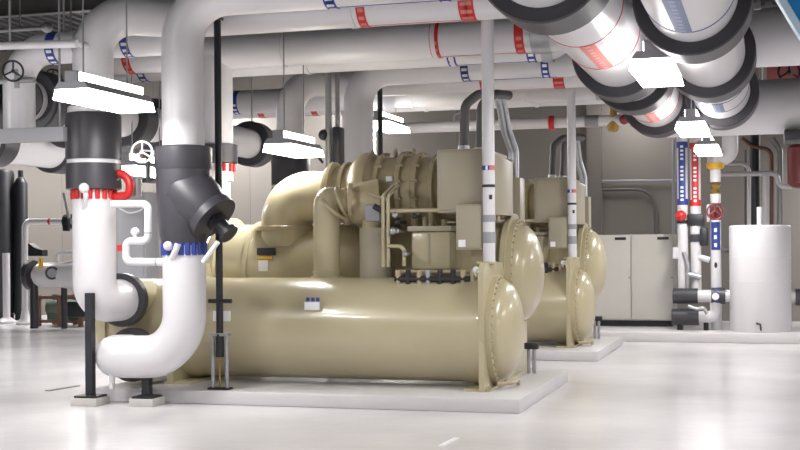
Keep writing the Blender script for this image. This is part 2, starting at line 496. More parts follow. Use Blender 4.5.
# dark manifold along the top of the condenser
q = P(395, 272, 12.0)
MB().tube([(P(395, 272, 11.98).x, 11.98, 1.2), (P(470, 272, 11.98).x, 11.98, 1.2)], .03, 0, 12).build('manifold', 'blackmetal', ch)
MB().tube([(P(400, 270, 12.1).x, 12.1, 1.27), (P(474, 270, 12.1).x, 12.1, 1.27)], .02, 0, 12).build('manifold', 'beigedark', ch)
for px_ in (398, 408, 419, 428, 440, 453, 463, 473):
    x = P(px_, 270, 11.98).x
    MB().cyl((x, 11.98, 1.12), (x, 11.98, 1.29), .028, 12).build('valve', random.choice(['beigedark', 'blackmetal', 'steel']), ch)
for px_ in (476, 481):
    MB().sphere(P(px_, 270, 11.9), .035).cyl(P(px_, 270, 11.9), P(px_, 276, 12.0), .02, 10).build('gauge', 'paper', ch, 'small white gauge')
# flexible power conduits over the cabinet
for k, (pa, pb, yy) in enumerate(((463.5, 503, 12.3), (480, 507, 12.6))):
    s0 = P(pa, 146, yy); t0 = P(pa + 4, 93, yy); t1 = P(498 + 4*k, 88, 12.9); e_ = P(511 + 4*k, 185, 13.45)
    top = t0.z
    MB().tube([(s0.x, yy, b.z - .02), (s0.x + .02, yy, top - .12), (s0.x + .14, yy + .1, top), (s0.x + .25, yy + .3, top)], .048, .12, 18, 8).build('power_conduit', 'darkgrey', ch, 'dark grey flexible conduit')
    MB().tube([(s0.x + .22, yy + .27, top - .005), (t1.x - .02, 13.0, top + .02), (e_.x - .06, 13.4, top - .3), (e_.x, 13.5, b3.z + .3), (e_.x, 13.5, b3.z - .02)], .036, .16, 16, 8).build('power_conduit', 'steel', ch, 'silver flexible conduit')
    MB().cyl((s0.x, yy, b.z), (s0.x, yy, b.z+.05), .06, 16).build('conduit_fitting', 'steel', ch)
# refrigerant vent pipe rising out of the tank
vx, vy = -2.632, 11.96
vp = MB().cyl((vx, vy, 1.355), (vx, vy, 4.6), .06, 24).build('vent_pipe', 'white', ch, 'white vertical vent pipe with tape marks')
zz = P(490, 168, vy).z
MB().ring((vx, vy, zz), (0,0,1), .058, .063, .045, 24).build('label_band', 'blue', vp)
MB().sector((vx, vy, zz), (0,0,1), .0605, -.024, .024, 20, 85, 6, .004).build('label_mark', 'pink', vp)
MB().sector((vx, vy, zz), (0,0,1), .0605, -.02, .02, -15, 5, 6, .004).build('label_mark', 'paper', vp)
MB().ring((vx, vy, P(490, 186, vy).z), (0,0,1), .058, .064, .028, 24).build('tape_band', 'blackmetal', vp)
zz = P(490, 197, vy).z
MB().sector((vx, vy, zz), (0,0,1), .060, -.025, .02, 15, 45, 6, .003).build('arrow_mark', 'blackmetal', vp)
for py0, py1 in ((215, 222), (232, 243)):
    z0, z1 = P(490, py1, vy).z, P(490, py0, vy).z
    MB().ring((vx, vy, (z0+z1)/2), (0,0,1), .058, .0625, z1 - z0, 24).build('tape_band', 'grey', vp)
# isolators at the right rear
c = P(524, 352, 13.5)
for dx in (0, .06):
    MB().cyl((X1+.09+dx, 13.45, .135), (X1+.09+dx, 13.45, .42), .02, 10).build('sight_glass', 'steel', ch)
MB().box(X1+.05, X1+.2, 13.4, 13.5, .40, .47, .01).build('sight_glass_cap', 'blackmetal', ch)
ch2 = copy_thing(ch, (0, DY, 0), 'farther beige chiller, standing behind the first one near the grey cabinet')

# ------------------------------------------------------------------ pipe tools
def band(par, o, ax, r, w, color, marks='paper', a0=15, a1=110, k=4):
    b = MB().ring(o, ax, r-.002, r+.004, w, 40).build('label_band', color, par)
    if marks:
        for i in range(k):
            s = a0 + (a1 - a0)*i/k
            MB().sector(o, ax, r+.0035, -w*.3, w*.3, s, s + (a1-a0)/k*.45, 4, .003).build('printed_mark', marks, b)
    return b
def stripe(par, o, ax, r, L, ang, color, wdeg=2.0):
    return MB().sector(o, ax, r, 0, L, ang-wdeg, ang+wdeg, 3, .004).build('label_line', color, par)
def rod(par, x, y, z0, z1=CEIL, r=.012):
    return MB().cyl((x, y, z0), (x, y, z1), r, 8).build('hanger_rod', 'greymetal', par)
def clevis(par, x, y, z, r, ax=(1,0,0), mt='white', w=.05):
    MB().ring((x, y, z), ax, r-.002, r+.012, w, 32).build('hanger_ring', mt, par)
    rod(par, x, y, z + r)
def handwheel(par, c, ax, R, color, stem=None, sub=True):
    a, u, v = axis_frame(ax)
    mb = MB().torus(c, ax, R, R*.11, 28, 8)
    for i in range(3):
        g = 2*PI*i/3 + .5
        mb.cyl(V(c), V(c) + (u*math.cos(g) + v*math.sin(g))*R, R*.09, 8)
    mb.sphere(c, R*.2)
    h = mb.build('handwheel', color, par)
    if stem is not None:
        MB().cyl(V(c), V(stem), R*.12, 10).build('valve_stem', 'blackmetal', h)
    return h

# ---- return pipe rising from the upper nozzle (red label)
XP1, YP1 = P(94, 200, 11.1).x, 11.1
R1 = .2; ZR1 = 3.88; YR1 = 11.66
def cond_return(dy, label, first):
    t = thing('insulated_pipe', label, 'pipe', (XP1, YP1, .6), 'white insulated condenser pipes')
    zt = P(94, 106, YP1).z
    MB().tube([(XP1, YP1, zt - .05), (XP1, YP1, ZR1), (-5.75, YR1, ZR1), (-1.80, YR1, ZR1)], R1, .42, 40, 14).build('pipe_run', 'white', t)
    # flexible black connector
    z1, z2 = P(94, 114, YP1).z, P(94, 190, YP1).z
    zm = P(94, 162, YP1).z
    MB().lathe((XP1, YP1, zt-.02), (0,0,1), [(-.06, .255), (0, .25), (.03, .21)], 40).build('top_cuff', 'white', t)
    MB().lathe((XP1, YP1, zm + .02), (0,0,1), [(0, .275), (z1-zm-.04, .275), (z1-zm-.02, .265), (z1-zm, .2)], 48).build('insulation_sleeve', 'black', t, 'upper black sleeve')
    MB().lathe((XP1, YP1, zm - .02), (0,0,1), [(0, .262), (.04, .262)], 40).build('joint_ring', 'white', t)
    MB().lathe((XP1, YP1, z2), (0,0,1), [(0, .25), (.01, .272), (zm-z2-.02, .275)], 48).build('insulation_sleeve', 'black', t, 'lower black sleeve')
    zf = z2 - .05
    MB().lathe((XP1, YP1, zf-.045), (0,0,1), [(0, .2), (.1, .2)], 32).build('flange', 'white', t)
    for i in range(18):
        g = 2*PI*i/18
        c = V((XP1 + .205*math.sin(g), YP1 - .205*math.cos(g), zf - .045))
        MB().cyl(c, c + V((0, 0, .1)), .025, 8).build('flange_bolt', 'red', t, 'red bolt')
    # lower jacket: taper, then elbow away into the nozzle
    ze = zf - .04
    MB().tube([(XP1, YP1, ze), (XP1, YP1, 1.0), (NZ_TOP.x+.01, 11.48, 1.0)], .213, .36, 40, 16).build('elbow', 'white', t)
    MB().ring(NZ_TOP - V((0, .02, 0)), (0,1,0), .19, .275, .1, 44).build('coupling', 'black', t)
    # gauge stub and valve
    p = P(85, 188, 10.82)
    MB().tube([P(84, 215, 10.95), P(86, 196, 10.82), p], .025, .03, 12).build('gauge_pipe', 'white', t)
    MB().sphere(p + V((0, -.02, .0)), .05).build('gauge', 'white', t)
    MB().tube([P(110, 197, 11.12), P(129, 196, 11.12), P(130.5, 184, 11.12), P(125, 174, 11.12), P(114, 173, 11.12)], .042, .12, 16).build('valve_body', 'red', t, 'red curved valve body')
    MB().cyl(P(137, 178, 11.3), P(137, 196, 11.3), .05, 14).build('valve_cap', 'greymetal', t)
    # support leg under the elbow
    LX = P(90, 350, 10.87).x
    leg = MB().box(LX-.037, LX+.037, 10.84, 10.91, .09, P(90, 293, 10.88).z).build('support_leg', 'blackmetal', t)
    MB().box(LX-.115, LX+.115, 10.76, 10.99, .075, .095).build('base_plate', 'blackmetal', leg)
    MB().box(LX-.14, LX+.14, 10.73, 11.0, 0, .075, .006).build('grout_base', 'plinth', leg)
    # labels and hangers along the run
    zb = R1
    for px_ in (366, 473):
        x = P(px_, 20, YR1).x
        band(t, (x, YR1, ZR1), (1,0,0), R1, .09, 'red', 'pink')
    band(t, (P(558, 80, YR1+DY).x, YR1, ZR1), (1,0,0), R1, .09, 'red', 'pink')
    xa, xb = P(366, 20, YR1).x, P(473, 20, YR1).x
    stripe(t, (xa, YR1, ZR1), (1,0,0), R1, xb - xa, 80, 'pink', 1.6)
    for x in (-3.9,):
        clevis(t, x, YR1, ZR1, R1)
    for x in (-4.9, -2.2):
        rod(t, x, YR1, ZR1+R1-.01)
    MB().ring((-1.9, YR1, ZR1), (1,0,0), R1, R1+.012, .18, 36).build('metal_sleeve', 'steel', t)
    return t
r1 = cond_return(0, 'white pipe with black sleeve, red bolts and elbow into chiller, leftmost big riser', True)
r1b = copy_thing(r1, (0, DY, 0), 'white riser with dark sleeve behind the hanging strip lamp, feeding the farther chiller')

# ---- supply pipe dropping in front (blue label)
XP2, YP2 = P(183, 100, 10.95).x, 10.95
R2 = .203; ZR2 = 3.94
def cond_supply():
    t = thing('insulated_pipe', 'large white pipe with black strainer body and J-shaped elbow by the floor', 'pipe', (XP2, YP2, .1), 'white insulated condenser pipes')
    zs1, zs0 = P(184, 147, YP2).z, P(184, 170, YP2).z
    MB().tube([(XP2, YP2, zs1 - .05), (XP2, YP2, ZR2), (-2.22, YP2, ZR2), (-2.22, YP2, 4.6), (-.75, YP2, 4.55), (-.70, YP2, 3.75)], R2, .45, 40, 14).build('pipe_run', 'white', t)
    MB().lathe((XP2, YP2, zs0), (0,0,1), [(0, .235), (0.001, .268), (.02, .275), (zs1-zs0-.01, .275), (zs1-zs0, .265), (zs1-zs0+.01, .2)], 48).build('insulation_sleeve', 'black', t)
    # strainer body: dark reducer with a slanted basket leg
    zb = P(184, 245, YP2).z
    sb = MB().lathe((XP2, YP2, zb), (0,0,1), [(0, .205), (.1, .235), (.3, .25), (zs0-zb-.1, .265), (zs0-zb, .265)], 44).build('strainer_body', 'black', t)
    dirv = V((.70, -.10, -.62)).normalized()
    c0 = V((XP2 + .02, YP2, P(184, 190, YP2).z))
    MB().lathe(c0, dirv, [(0, .27), (.20, .262), (.34, .225), (.36, .25), (.44, .25)], 36).build('strainer_leg', 'black', sb)
    MB().lathe(c0 + dirv*.46, dirv, [(0, .10), (.05, .10), (.06, .075), (.15, .07), (.16, .1), (.2, .1)], 24).build('blow_off_plug', 'blackmetal', sb)
    MB().tube([P(203, 262, 10.75), P(218, 242, 10.72)], .022, 0, 12).build('thermometer', 'paper', t, 'white stem thermometer')
    zf = P(184, 249, YP2).z
    MB().lathe((XP2, YP2, zf-.06), (0,0,1), [(0, .2), (.13, .2)], 32).build('flange', 'white', t)
    for i in range(20):
        g = 2*PI*i/20
        c = V((XP2 + .197*math.sin(g), YP2 - .197*math.cos(g), zf - .06))
        MB().cyl(c, c + V((0, 0, .12)), .028, 8).build('flange_bolt', 'blue', t, 'blue bolt')
    MB().tube([(XP2, YP2, zf-.05), (XP2, YP2, NZ_BOT.z+.03), (NZ_BOT.x, YP2-.0, NZ_BOT.z+.03), (NZ_BOT.x, 11.48, NZ_BOT.z)], .208, .46, 40, 16).build('elbow', 'white', t)
    MB().ring(NZ_BOT - V((0, .02, 0)), (0,1,0), .19, .275, .1, 44).build('coupling', 'black', t)
    p = P(168, 246, 10.72)
    MB().tube([P(172, 258, 10.75), P(176, 250, 10.72), P(178, 244, 10.72)], .03, .03, 12).build('gauge_pipe', 'white', t)
    MB().sphere(p, .045).build('gauge', 'white', t)
    # drain nipple
    c = P(112, 386, 10.9)
    MB().cyl(c + V((0,0,-.03)), c + V((0, 0, .12)), .03, 14).build('drain_nipple', 'white', t)
    # support leg
    lx = P(147, 390, 10.95).x
    leg = MB().box(lx-.04, lx+.04, 10.91, 10.99, .09, .3).build('support_leg', 'blackmetal', t)
    MB().box(lx-.105, lx+.105, 10.84, 11.06, .075, .095).build('base_plate', 'blackmetal', leg)
    MB().box(lx-.13, lx+.13, 10.82, 11.08, 0, .075, .006).build('grout_base', 'plinth', leg)
    x = P(334, 4, YP2).x
    band(t, (x, YP2, ZR2), (1,0,0), R2, .09, 'blue')
    stripe(t, (x, YP2, ZR2), (1,0,0), R2, 1.2, 82, 'blue', 1.4)
    for px_ in (467, 547):
        band(t, (P(px_, 72, YP2+DY).x, YP2, ZR2), (1,0,0), R2, .1, 'blue')
    for x in (-5.0, -3.4):
        rod(t, x, YP2, ZR2+R2-.01)
    return t
r2 = cond_supply()
r2b = copy_thing(r2, (0, DY, 0), 'plain white riser coming down just behind the beige compressor')

# ---- small white equalising line between the two risers
pts = [P(112, 204, 10.9), P(148, 204, 10.9), P(148, 241, 10.9), P(126, 241, 10.9), P(126, 262, 10.9), P(166, 262, 10.9)]
t = thing('bypass_pipe', 'thin white S-bent pipe linking the two big risers at left', 'pipe', P(148, 262, 10.9))
MB().tube(pts, .038, .06, 20, 8).build('pipe_run', 'white', t)
MB().sphere(P(135, 232, 10.95), .045).cyl(P(135, 232, 10.95), P(135, 241, 10.9), .015, 8).build('gauge', 'white', t)
MB().ring(P(148, 233, 10.9), (0,0,1), .036, .041, .012, 20).build('joint', 'grey', t)
MB().ring(P(157, 262, 10.9), (1,0,0), .036, .041, .012, 20).build('joint', 'grey', t)
MB().ring(P(120, 248, 11.0), (0,0,1), .01, .03, .06, 14).build('drain_cap', 'red', t)

# ---- black support post standing on the pad
XS, YS = P(219.5, 300, 11.32).x, 11.32
def post():
    t = thing('support_post', 'tall thin black post with spring base at the near pad edge', 'post', (XS, YS, .13), 'black pipe support posts')
    zt = 3.80
    MB().cyl((XS, YS, P(220, 357, YS).z), (XS, YS, zt), .035, 20).build('pole', 'blackmetal', t)
    MB().box(XS-.05, XS+.05, YP2+.02, YS+.04, zt - .03, zt, .004).build('bracket', 'blackmetal', t)
    MB().cyl((XS, YS, P(220, 357, YS).z), (XS, YS, P(220, 334, YS).z), .042, 20).build('spring_housing', 'blackmetal', t)
    MB().cyl((XS, YS, .16), (XS, YS, P(220, 356, YS).z), .012, 10).build('adjuster', 'brass', t)
    for dx in (-.075, .075):
        MB().cyl((XS+dx, YS, .14), (XS+dx, YS, P(220, 334, YS).z), .02, 12).build('guide_rod', 'steel', t)
    MB().box(XS-.11, XS+.11, YS-.06, YS+.06, .13, .148).build('base_plate', 'blackmetal', t)
    MB().box(XS-.1, XS+.1, YS-.04, YS+.04, P(220, 336, YS).z, P(220, 333, YS).z).build('guide_plate', 'steel', t)
    zc = P(220, 301, YS).z
    MB().cyl((XS-.11, YS-.01, zc), (XS+.13, YS-.01, zc), .022, 12).build('clamp', 'blackmetal', t)
    MB().box(XS-.08, XS+.1, YS+.02, YS+.04, zc-.2, zc-.1).build('sign_plate', 'paper', t, 'white sticker plate')
    return t
ps = post()
copy_thing(ps, (0, DY, 0), 'tall thin black post behind the beige compressor, by the farther pipe')

# ---- evaporator branch pipes (higher row, between and behind the chillers)
def evap_pipe(X, XLFT, Y, zbot, r, color, label, pband, xr=-1.82, zdrop=1.75):
    zc = zbot + r
    t = thing('insulated_pipe', label, 'pipe', (X, Y, zdrop), 'white insulated evaporator pipes')
    if color == 'red':
        path = [(XLFT, Y, zc), (xr, Y, zc)]
    else:
        path = [(XLFT, Y, zc), (-2.2, Y, zc), (-2.2, Y, 4.55), (-.75, Y, 4.55), (-.7, Y, 3.75)]
    MB().tube(path, r, .27, 36, 12).build('pipe_run', 'white', t)
    MB().tube([(X, Y, zdrop+.55), (X, Y, zc)], r*.97, 0, 36).build('drop_pipe', 'white', t)
    MB().lathe((X, Y, zdrop+.75), (0,0,1), [(0, r-.02), (.01, r+.045), (.22, r+.05), (.235, r-.01)], 40).build('insulation_sleeve', 'black', t)
    for i in range(14):
        g = 2*PI*i/14
        c = V((X + (r-.0)*math.sin(g), Y - (r-.0)*math.cos(g), zdrop+.66))
        MB().cyl(c, c + V((0, 0, .09)), .025, 8).build('flange_bolt', 'red', t, 'red bolt')
    MB().tube([(X, Y, zdrop-.05), (X, Y, zdrop+.72)], r*.8, 0, 32).build('lower_pipe', 'white', t)
    for px_ in pband:
        x = P(px_, 60, Y).x
        band(t, (x, Y, zc), (1,0,0), r, .1, color, 'pink' if color == 'red' else 'paper')
    if len(pband) > 1:
        xa, xb = P(pband[-2], 60, Y).x, P(pband[-1], 60, Y).x
        stripe(t, (xa, Y, zc), (1,0,0), r, xb - xa, 80, 'pink' if color == 'red' else 'slate', 1.5)
    MB().ring((-2.33 if color == 'red' else -2.40, Y, zc), (1,0,0), r, r+.012, .2 if color == 'red' else .12, 32).build('metal_sleeve', 'steel', t)
    for x in (-5.3, -3.5): clevis(t, x, Y, zc, r)
    return t
xe = P(216, 100, 13.3).x
evap_pipe(xe, P(97, 70, 13.3).x, 13.3, 3.6, .2, 'red', 'white pipe right of thin black post, dropping past a black sleeve and red bolts', (133, 438, 522))
evap_pipe(-6.55, P(97, 80, 14.1).x, 14.1, 3.62, .2, 'blue', 'white overhead pipe with blue bands, second behind the red banded overhead pipe', (146, 454, 533))
evap_pipe(xe+.05, P(212, 100, 13.3+DY).x, 13.3+DY, 3.70, .19, 'blue', 'far white overhead pipe with blue band seen under the front overhead pipes', (238,))
evap_pipe(-6.55, P(212, 100, 14.1+DY).x, 14.1+DY, 3.72, .19, 'red', 'farthest white overhead pipe with red bands near the back wall', (263, 316))

# ------------------------------------------------------------------ big headers running into the depth at right
def header(X, color, line, strip, label, ybands, labels, y0=-3.45, y1=17.5):
    Z, r, R = 3.44, .35, .455
    t = thing('header_pipe', label, 'pipe', (X, 10, Z - R), 'large overhead header pipes')
    MB().tube([(X, y0, Z), (X, y1, Z)], r, 0, 56).build('pipe_run', 'white', t)
    for y in ybands:
        s = MB().ring((X, y, Z), (0,1,0), r, R, .5, 56).build('saddle_ring', 'black', t)
        MB().box(X-.5, X+.5, y-.03, y+.03, Z+R-.01, Z+R+.05).build('saddle_bracket', 'greymetal', s)
        for dx in (-.47, .47):
            MB().cyl((X+dx, y, Z+R), (X+dx, y, CEIL), .012, 8).build('hanger_rod', 'greymetal', s)
        MB().ring((X, y+.42, Z), (0,1,0), r, r+.006, .1, 48).build('jacket_strap', 'steel', s)
    for (ya, yb, ang) in labels:
        for y in (ya, yb):
            MB().ring((X, y, Z), (0,1,0), r-.001, r+.004, .022, 56).build('label_ring', line, t)
        st = MB().sector((X, ya, Z), (0,1,0), r, 0, yb - ya, ang-10, ang+10, 6, .005).build('label_strip', strip, t)
        n = 9
        for i in range(n):
            s = (yb-ya)*(i+.2)/n
            MB().sector((X, ya, Z), (0,1,0), r+.0045, s, s + (yb-ya)/n*random.uniform(.35, .6), ang-3.2, ang+3.2, 2, .002).build('printed_mark', strip+'print', st)
    return t
header(-1.44, 'red', 'red', 'pink', 'huge white overhead pipe with red lines, left of the right-hand lamp row', (1.5, 5.0, 8.45, 12.75, 14.05, 17.1), ((9.9, 11.2, 100), (15.2, 16.2, 100)))
header(-.57, 'blue', 'blue', 'slate', 'huge white overhead pipe with blue lines, right of the right-hand lamp row', (1.5, 4.6, 7.3, 10.2, 13.1, 16.3), ((8.2, 9.5, 85), (14.4, 15.3, 92)))

# cross headers going right at the far end
t = thing('cross_pipe', 'wide white horizontal pipe across the upper right, with a black bracket beneath', 'pipe', (1.5, 17.6, 2.8))
c0, r_ = P(740, 108, 17.6), .37
MB().tube([(-1.35, 17.6, c0.z), (XR - .05, 17.6, c0.z)], r_, 0, 48).build('pipe_run', 'white', t)
for x in (P(793, 120, 17.6).x,):
    MB().box(x-.12, x+.4, 17.2, 17.9, c0.z-r_-.12, c0.z-r_+.02, .01).build('saddle_bracket', 'black', t)
for x in (.3, 3.5): rod(t, x, 17.6, c0.z + r_ - .01)
t = thing('cross_pipe', 'pale horizontal pipe highest at the upper right beside the blue rail', 'pipe', (1.5, 15.2, 3.5))
c1 = P(760, 38, 15.2)
MB().tube([(-.45, 15.2, c1.z), (XR - .05, 15.2, c1.z)], .34, 0, 48).build('pipe_run', 'white', t)
MB().ring((P(722, 40, 15.2).x, 15.2, c1.z), (1,0,0), .33, .35, .25, 40).build('metal_sleeve', 'steel', t)
for x in (.7, 3.5): rod(t, x, 15.2, c1.z + .33)

# ------------------------------------------------------------------ strip lamps
def lamp(x, y0, y1, z, label, energy=60):
    t = thing('strip_lamp', label, 'lamp', (x, (y0+y1)/2, z), 'hanging strip lamps')
    def prof(pts): return [(x + a, y0, z + b) for a, b in pts]
    L = y1 - y0
    MB().prism(prof([(-.165, .065), (.165, .065), (.12, .125), (-.12, .125)]), (0, L, 0)).build('housing', 'grey', t)
    MB().box(x-.06, x+.06, y0, y1, z+.124, z+.215, .006).build('ballast_cover', 'grey', t)
    MB().prism([V(p) + V((0, .01, 0)) for p in prof([(-.18, -.02), (.18, -.02), (.155, .067), (-.155, .067)])], (0, L-.02, 0)).build('diffuser', 'tube', t)
    for sx in (-1, 1):
        MB().prism([V(p) + V((0, .03, 0)) for p in prof([(sx*.059, .132), (sx*.068, .132), (sx*.068, .205), (sx*.059, .205)])], (0, L-.06, 0)).build('uplight', 'tube', t)
    for y in (y0+.2, y1-.2):
        MB().cyl((x, y, z+.18), (x, y, CEIL), .007, 6).build('hanger_chain', 'greymetal', t)
    ld = bpy.data.lights.new('lamp_light', 'AREA')
    ld.shape = 'RECTANGLE'; ld.size = .26; ld.size_y = L-.1; ld.energy = energy
    ld.color = (1, .985, .975)
    lo = bpy.data.objects.new('lamp_light', ld); C.objects.link(lo)
    lo.parent = t; lo.location = (0, 0, -.045)
    return t
lamp(P(71, 96, 9.2).x, 9.2, 10.35, P(71, 100, 9.2).z+.03, 'large lit strip lamp hanging in front of the leftmost riser', 45)
lamp(P(277.5, 148, 12.6).x, 12.6, 13.6, P(280, 149.5, 12.6).z, 'lit strip lamp hanging above the suction elbow of the near chiller', 60)
lamp(P(377, 125, 17.9).x, 17.9, 19.1, P(378, 125, 17.9).z, 'small lit strip lamp behind the second black post', 120)
lamp(P(651.5, 82, 10.2).x, 10.2, 11.4, P(655, 66, 10.2).z, 'nearest bright lamp between the two header pipes at right', 50)
lamp(P(690.5, 132, 15).x, 15, 16.2, P(690, 127, 15).z, 'middle bright lamp between the two header pipes at right', 60)
lamp(P(706.5, 154, 18.7).x, 18.7, 19.9, P(706, 149, 18.7).z, 'smallest farthest bright lamp of the right-hand row above the pipe risers', 60)
lamp(P(124, 167, 13.2).x, 13.2, 14.3, P(124, 171, 13.2).z, 'distant lit strip lamp seen just right of the black sleeve')
# unseen strip lamps added as fill, some washing the back wall
for (x, y, z, e) in ((-1.0, 3.4, 2.85, 70), (-1.0, -.6, 2.85, 75), (-5.0, 4.2, 2.75, 60), (2.8, 1.5, 2.85, 110), (2.9, 6.5, 2.85, 120), (3.2, 12.0, 2.85, 90), (3.4, 17.0, 2.85, 70), (2.4, 24.3, 3.6, 230), (-10.0, 7.0, 3.4, 260), (-11.6, 14.0, 3.4, 170), (-7.3, 5.0, 4.4, 130), (-17.5, 23.0, 4.6, 230), (-14.5, 24.0, 4.9, 200), (-11.5, 24.0, 4.9, 200), (-9.0, 24.2, 5.0, 60), (-2.6, 24.2, 4.6, 25)):
    lamp(x, y, y+1.4, z, 'unseen strip lamp added to fill the hall with light', e)

# ------------------------------------------------------------------ left background
def at3(px, py, Y): return P(px, py, Y)
# branch pipe with blue bands running left behind the first riser
t = thing('branch_pipe', 'white overhead pipe with a blue band seen between the two big risers', 'pipe', P(130, 60, 12.1), 'upper left branch pipes')
zb = P(130, 41, 12.1).z
MB().tube([(P(186, 45, 12.1).x, 12.1, zb), (P(97, 45, 12.1).x, 12.1, zb)], .175, 0, 32).build('pipe_run', 'white', t)
band(t, (P(131, 50, 12.1).x, 12.1, zb), (1,0,0), .175, .1, 'blue')
rod(t, P(160, 40, 12.1).x, 12.1, zb+.17)
t = thing('branch_pipe', 'white pipe with a blue band at upper left, bending down beside the dark handwheel', 'pipe', P(22, 130, YP1), 'upper left branch pipes')
zb = P(60, 48, YP1).z; xl = P(19, 80, YP1).x
MB().tube([(XP1-.15, YP1, zb), (xl, YP1, zb), (xl, YP1, 2.66)], .16, .36, 32, 12).build('pipe_run', 'white', t)
band(t, (P(57, 50, YP1).x, YP1, zb), (1,0,0), .16, .1, 'blue')
rod(t, P(64, 40, YP1).x, YP1, zb+.15)
def depth_pipe(X, Z, r, R, y0, y1, rings, label, marks=()):
    t = thing('header_pipe', label, 'pipe', (X, y0, Z - R), 'left-hand header pipes')
    MB().tube([(X, y0, Z), (X, y1, Z)], r, 0, 40).build('pipe_run', 'white', t)
    for y in rings:
        MB().ring((X, y, Z), (0,1,0), r, R, .3, 44).build('saddle_ring', 'black', t)
    y = rings[-1]
    MB().cyl((X, y, Z+R-.01), (X, y, CEIL), .012, 8).build('hanger_rod', 'greymetal', t)
    MB().lathe((X, y0-.03, Z), (0,1,0), [(0, r*.5), (.0, r*.95), (.04, r*.97)], 40).build('end_cap', 'black', t)
    for y, c, a in marks:
        MB().sector((X, y, Z), (0,1,0), r, -.12, .12, a-14, a+14, 6, .004).build('label_band', c, t)
    return t
depth_pipe(-7.5, 3.1, .22, .34, 11.5, 18.3, (11.72, 13.7, 14.5, 17.5), 'upper left white pipe with black saddle rings, passing behind the leftmost riser')
depth_pipe(-8.22, 3.1, .22, .34, 11.3, 15.0, (11.7, 13.6), 'white pipe with black saddle ring at the very left edge, below handwheel')
depth_pipe(-8.75, 2.80, .24, .30, 12.5, 19.0, (12.7, 14.1, 16.6, 17.6), 'lower left white pipe under the grey beam, with red and faded blue marks', ((13.45, 'slate', 75), (14.75, 'red', 100)))
t = thing('trapeze_beam', 'grey steel beam under the black-ringed pipes at left edge', 'beam', P(30, 142, 10.85))
zb0, zb1 = P(35, 142, 10.85).z, P(35, 128, 10.85).z
x0_, x1_ = P(-30, 135, 10.85).x, P(66, 135, 10.85).x
MB().box(x0_, x1_, 10.8, 10.9, zb0, zb1, .006).build('channel', 'grey', t)
for px_ in (60,): rod(t, P(px_, 130, 10.85).x, 10.85, zb1 - .01)
for nm, px_, py_, Y, R, st, lb in (('wheel', 13, 71, 10.75, .10, (13, 90), 'larger dark handwheel valve at upper left edge'), ('wheel', 53, 78, 12.2, .095, (53, 84), 'smaller dark handwheel valve with brass body above the big left lamp')):
    c = P(px_, py_, Y)
    t = thing('handwheel_valve', lb, 'valve', c, 'handwheel valves at left')
    handwheel(t, c, (.75, -.66, 0), R, 'blackmetal', c + V((-.1, .22, 0)))
    MB().cyl(c + V((-.1, .22, .05)), c + V((-.1, .22, -.14)), .03, 14).build('valve_body', 'brass' if R < .1 else 'greymetal', t)
    MB().cyl(c + V((-.35, .22, -.06)), c + V((.1, .22, -.06)), .03, 12).build('valve_arm', 'copper' if R < .1 else 'greymetal', t)
t = thing('handwheel_valve', 'white three-spoke handwheel between the two big risers', 'valve', P(142, 152, 10.75), 'handwheel valves at left')
handwheel(t, P(142, 152, 10.75), (.2, -.98, 0), .1, 'white', P(142, 153, 10.98))
MB().cyl(P(148, 152, 10.92), P(148, 182, 10.92), .022, 12).build('lever', 'blackmetal', t)
MB().tube([P(142, 153, 10.98), P(160, 154, 10.98)], .035, 0, 14).build('valve_body', 'white', t)
MB().sphere(P(143, 155, 10.9), .04).build('hub', 'brown', t)
# thin pipes near the deck
t = thing('thin_pipe', 'thin white pipe crossing the upper left corner in front of the blue band', 'pipe', P(30, 44, 10.75))
MB().tube([P(-30, 47, 10.75), P(77, 43.5, 10.75)], .04, 0, 16).build('pipe_run', 'white', t)
rod(t, P(10, 44, 10.75).x, 10.75, P(10, 44, 10.75).z)
MB().cyl(P(77, 43.5, 10.75), P(77, 43.5, 10.75) + V((.02, .33, 0)), .03, 12).build('elbow', 'white', t)
t = thing('capped_pipe', 'grey pipe with round cap under the dark deck at upper left', 'pipe', P(20, 30, 14))
a, b = P(-40, 33, 14), P(47, 27, 14)
b.z = a.z
MB().tube([a, b], .03, 0, 14).build('pipe_run', 'greymetal', t)
MB().sphere(b, .07).build('end_cap', 'steel', t)
rod(t, P(20, 30, 14).x, 14, a.z)

# machinery on the floor at far left
YL = 24.0
t = thing('black_tank', 'larger black upright tank at the far left edge', 'tank', (P(2, 300, YL).x, YL, 0), 'black upright tanks')
x = P(0, 300, YL).x
MB().lathe((x, YL, .12), (0,0,1), [(0, .2), (.04, .33), (3.1, .33), (3.18, .3), (3.22, .1)], 36).build('body', 'blackmetal', t)
MB().lathe((x, YL, 0), (0,0,1), [(0, .3), (.13, .3)], 30).build('base', 'blackmetal', t)
t = thing('black_tank', 'slimmer black upright tank with narrow neck beside the larger one', 'tank', (P(21, 300, YL).x, YL, 0), 'black upright tanks')
x = P(21.5, 300, YL+.1).x
MB().lathe((x, YL+.1, .1), (0,0,1), [(0, .1), (.03, .15), (2.9, .15), (3.0, .1), (3.05, .06), (3.2, .06)], 28).build('body', 'blackmetal', t)
MB().lathe((x, YL+.1, 0), (0,0,1), [(0, .14), (.11, .14)], 24).build('base', 'blackmetal', t)
t = thing('floor_pipe', 'white pipe standing at far left that turns right to a black valve', 'pipe', (P(25, 318, 22.6).x, 22.6, 0))
MB().tube([P(25, 310, 22.6) * 1, P(25, 221.5, 22.6), P(84, 221.5, 22.6)], .065, .14, 18).build('pipe_run', 'white', t)
xx = P(25, 300, 22.6).x
MB().lathe((xx, 22.6, 0), (0,0,1), [(0, .19), (.04, .19), (.12, .10), (.3, .066)], 24).build('base', 'white', t)
MB().ring(P(50, 221.5, 22.6), (1,0,0), .063, .068, .05, 20).build('label_band', 'red', t)
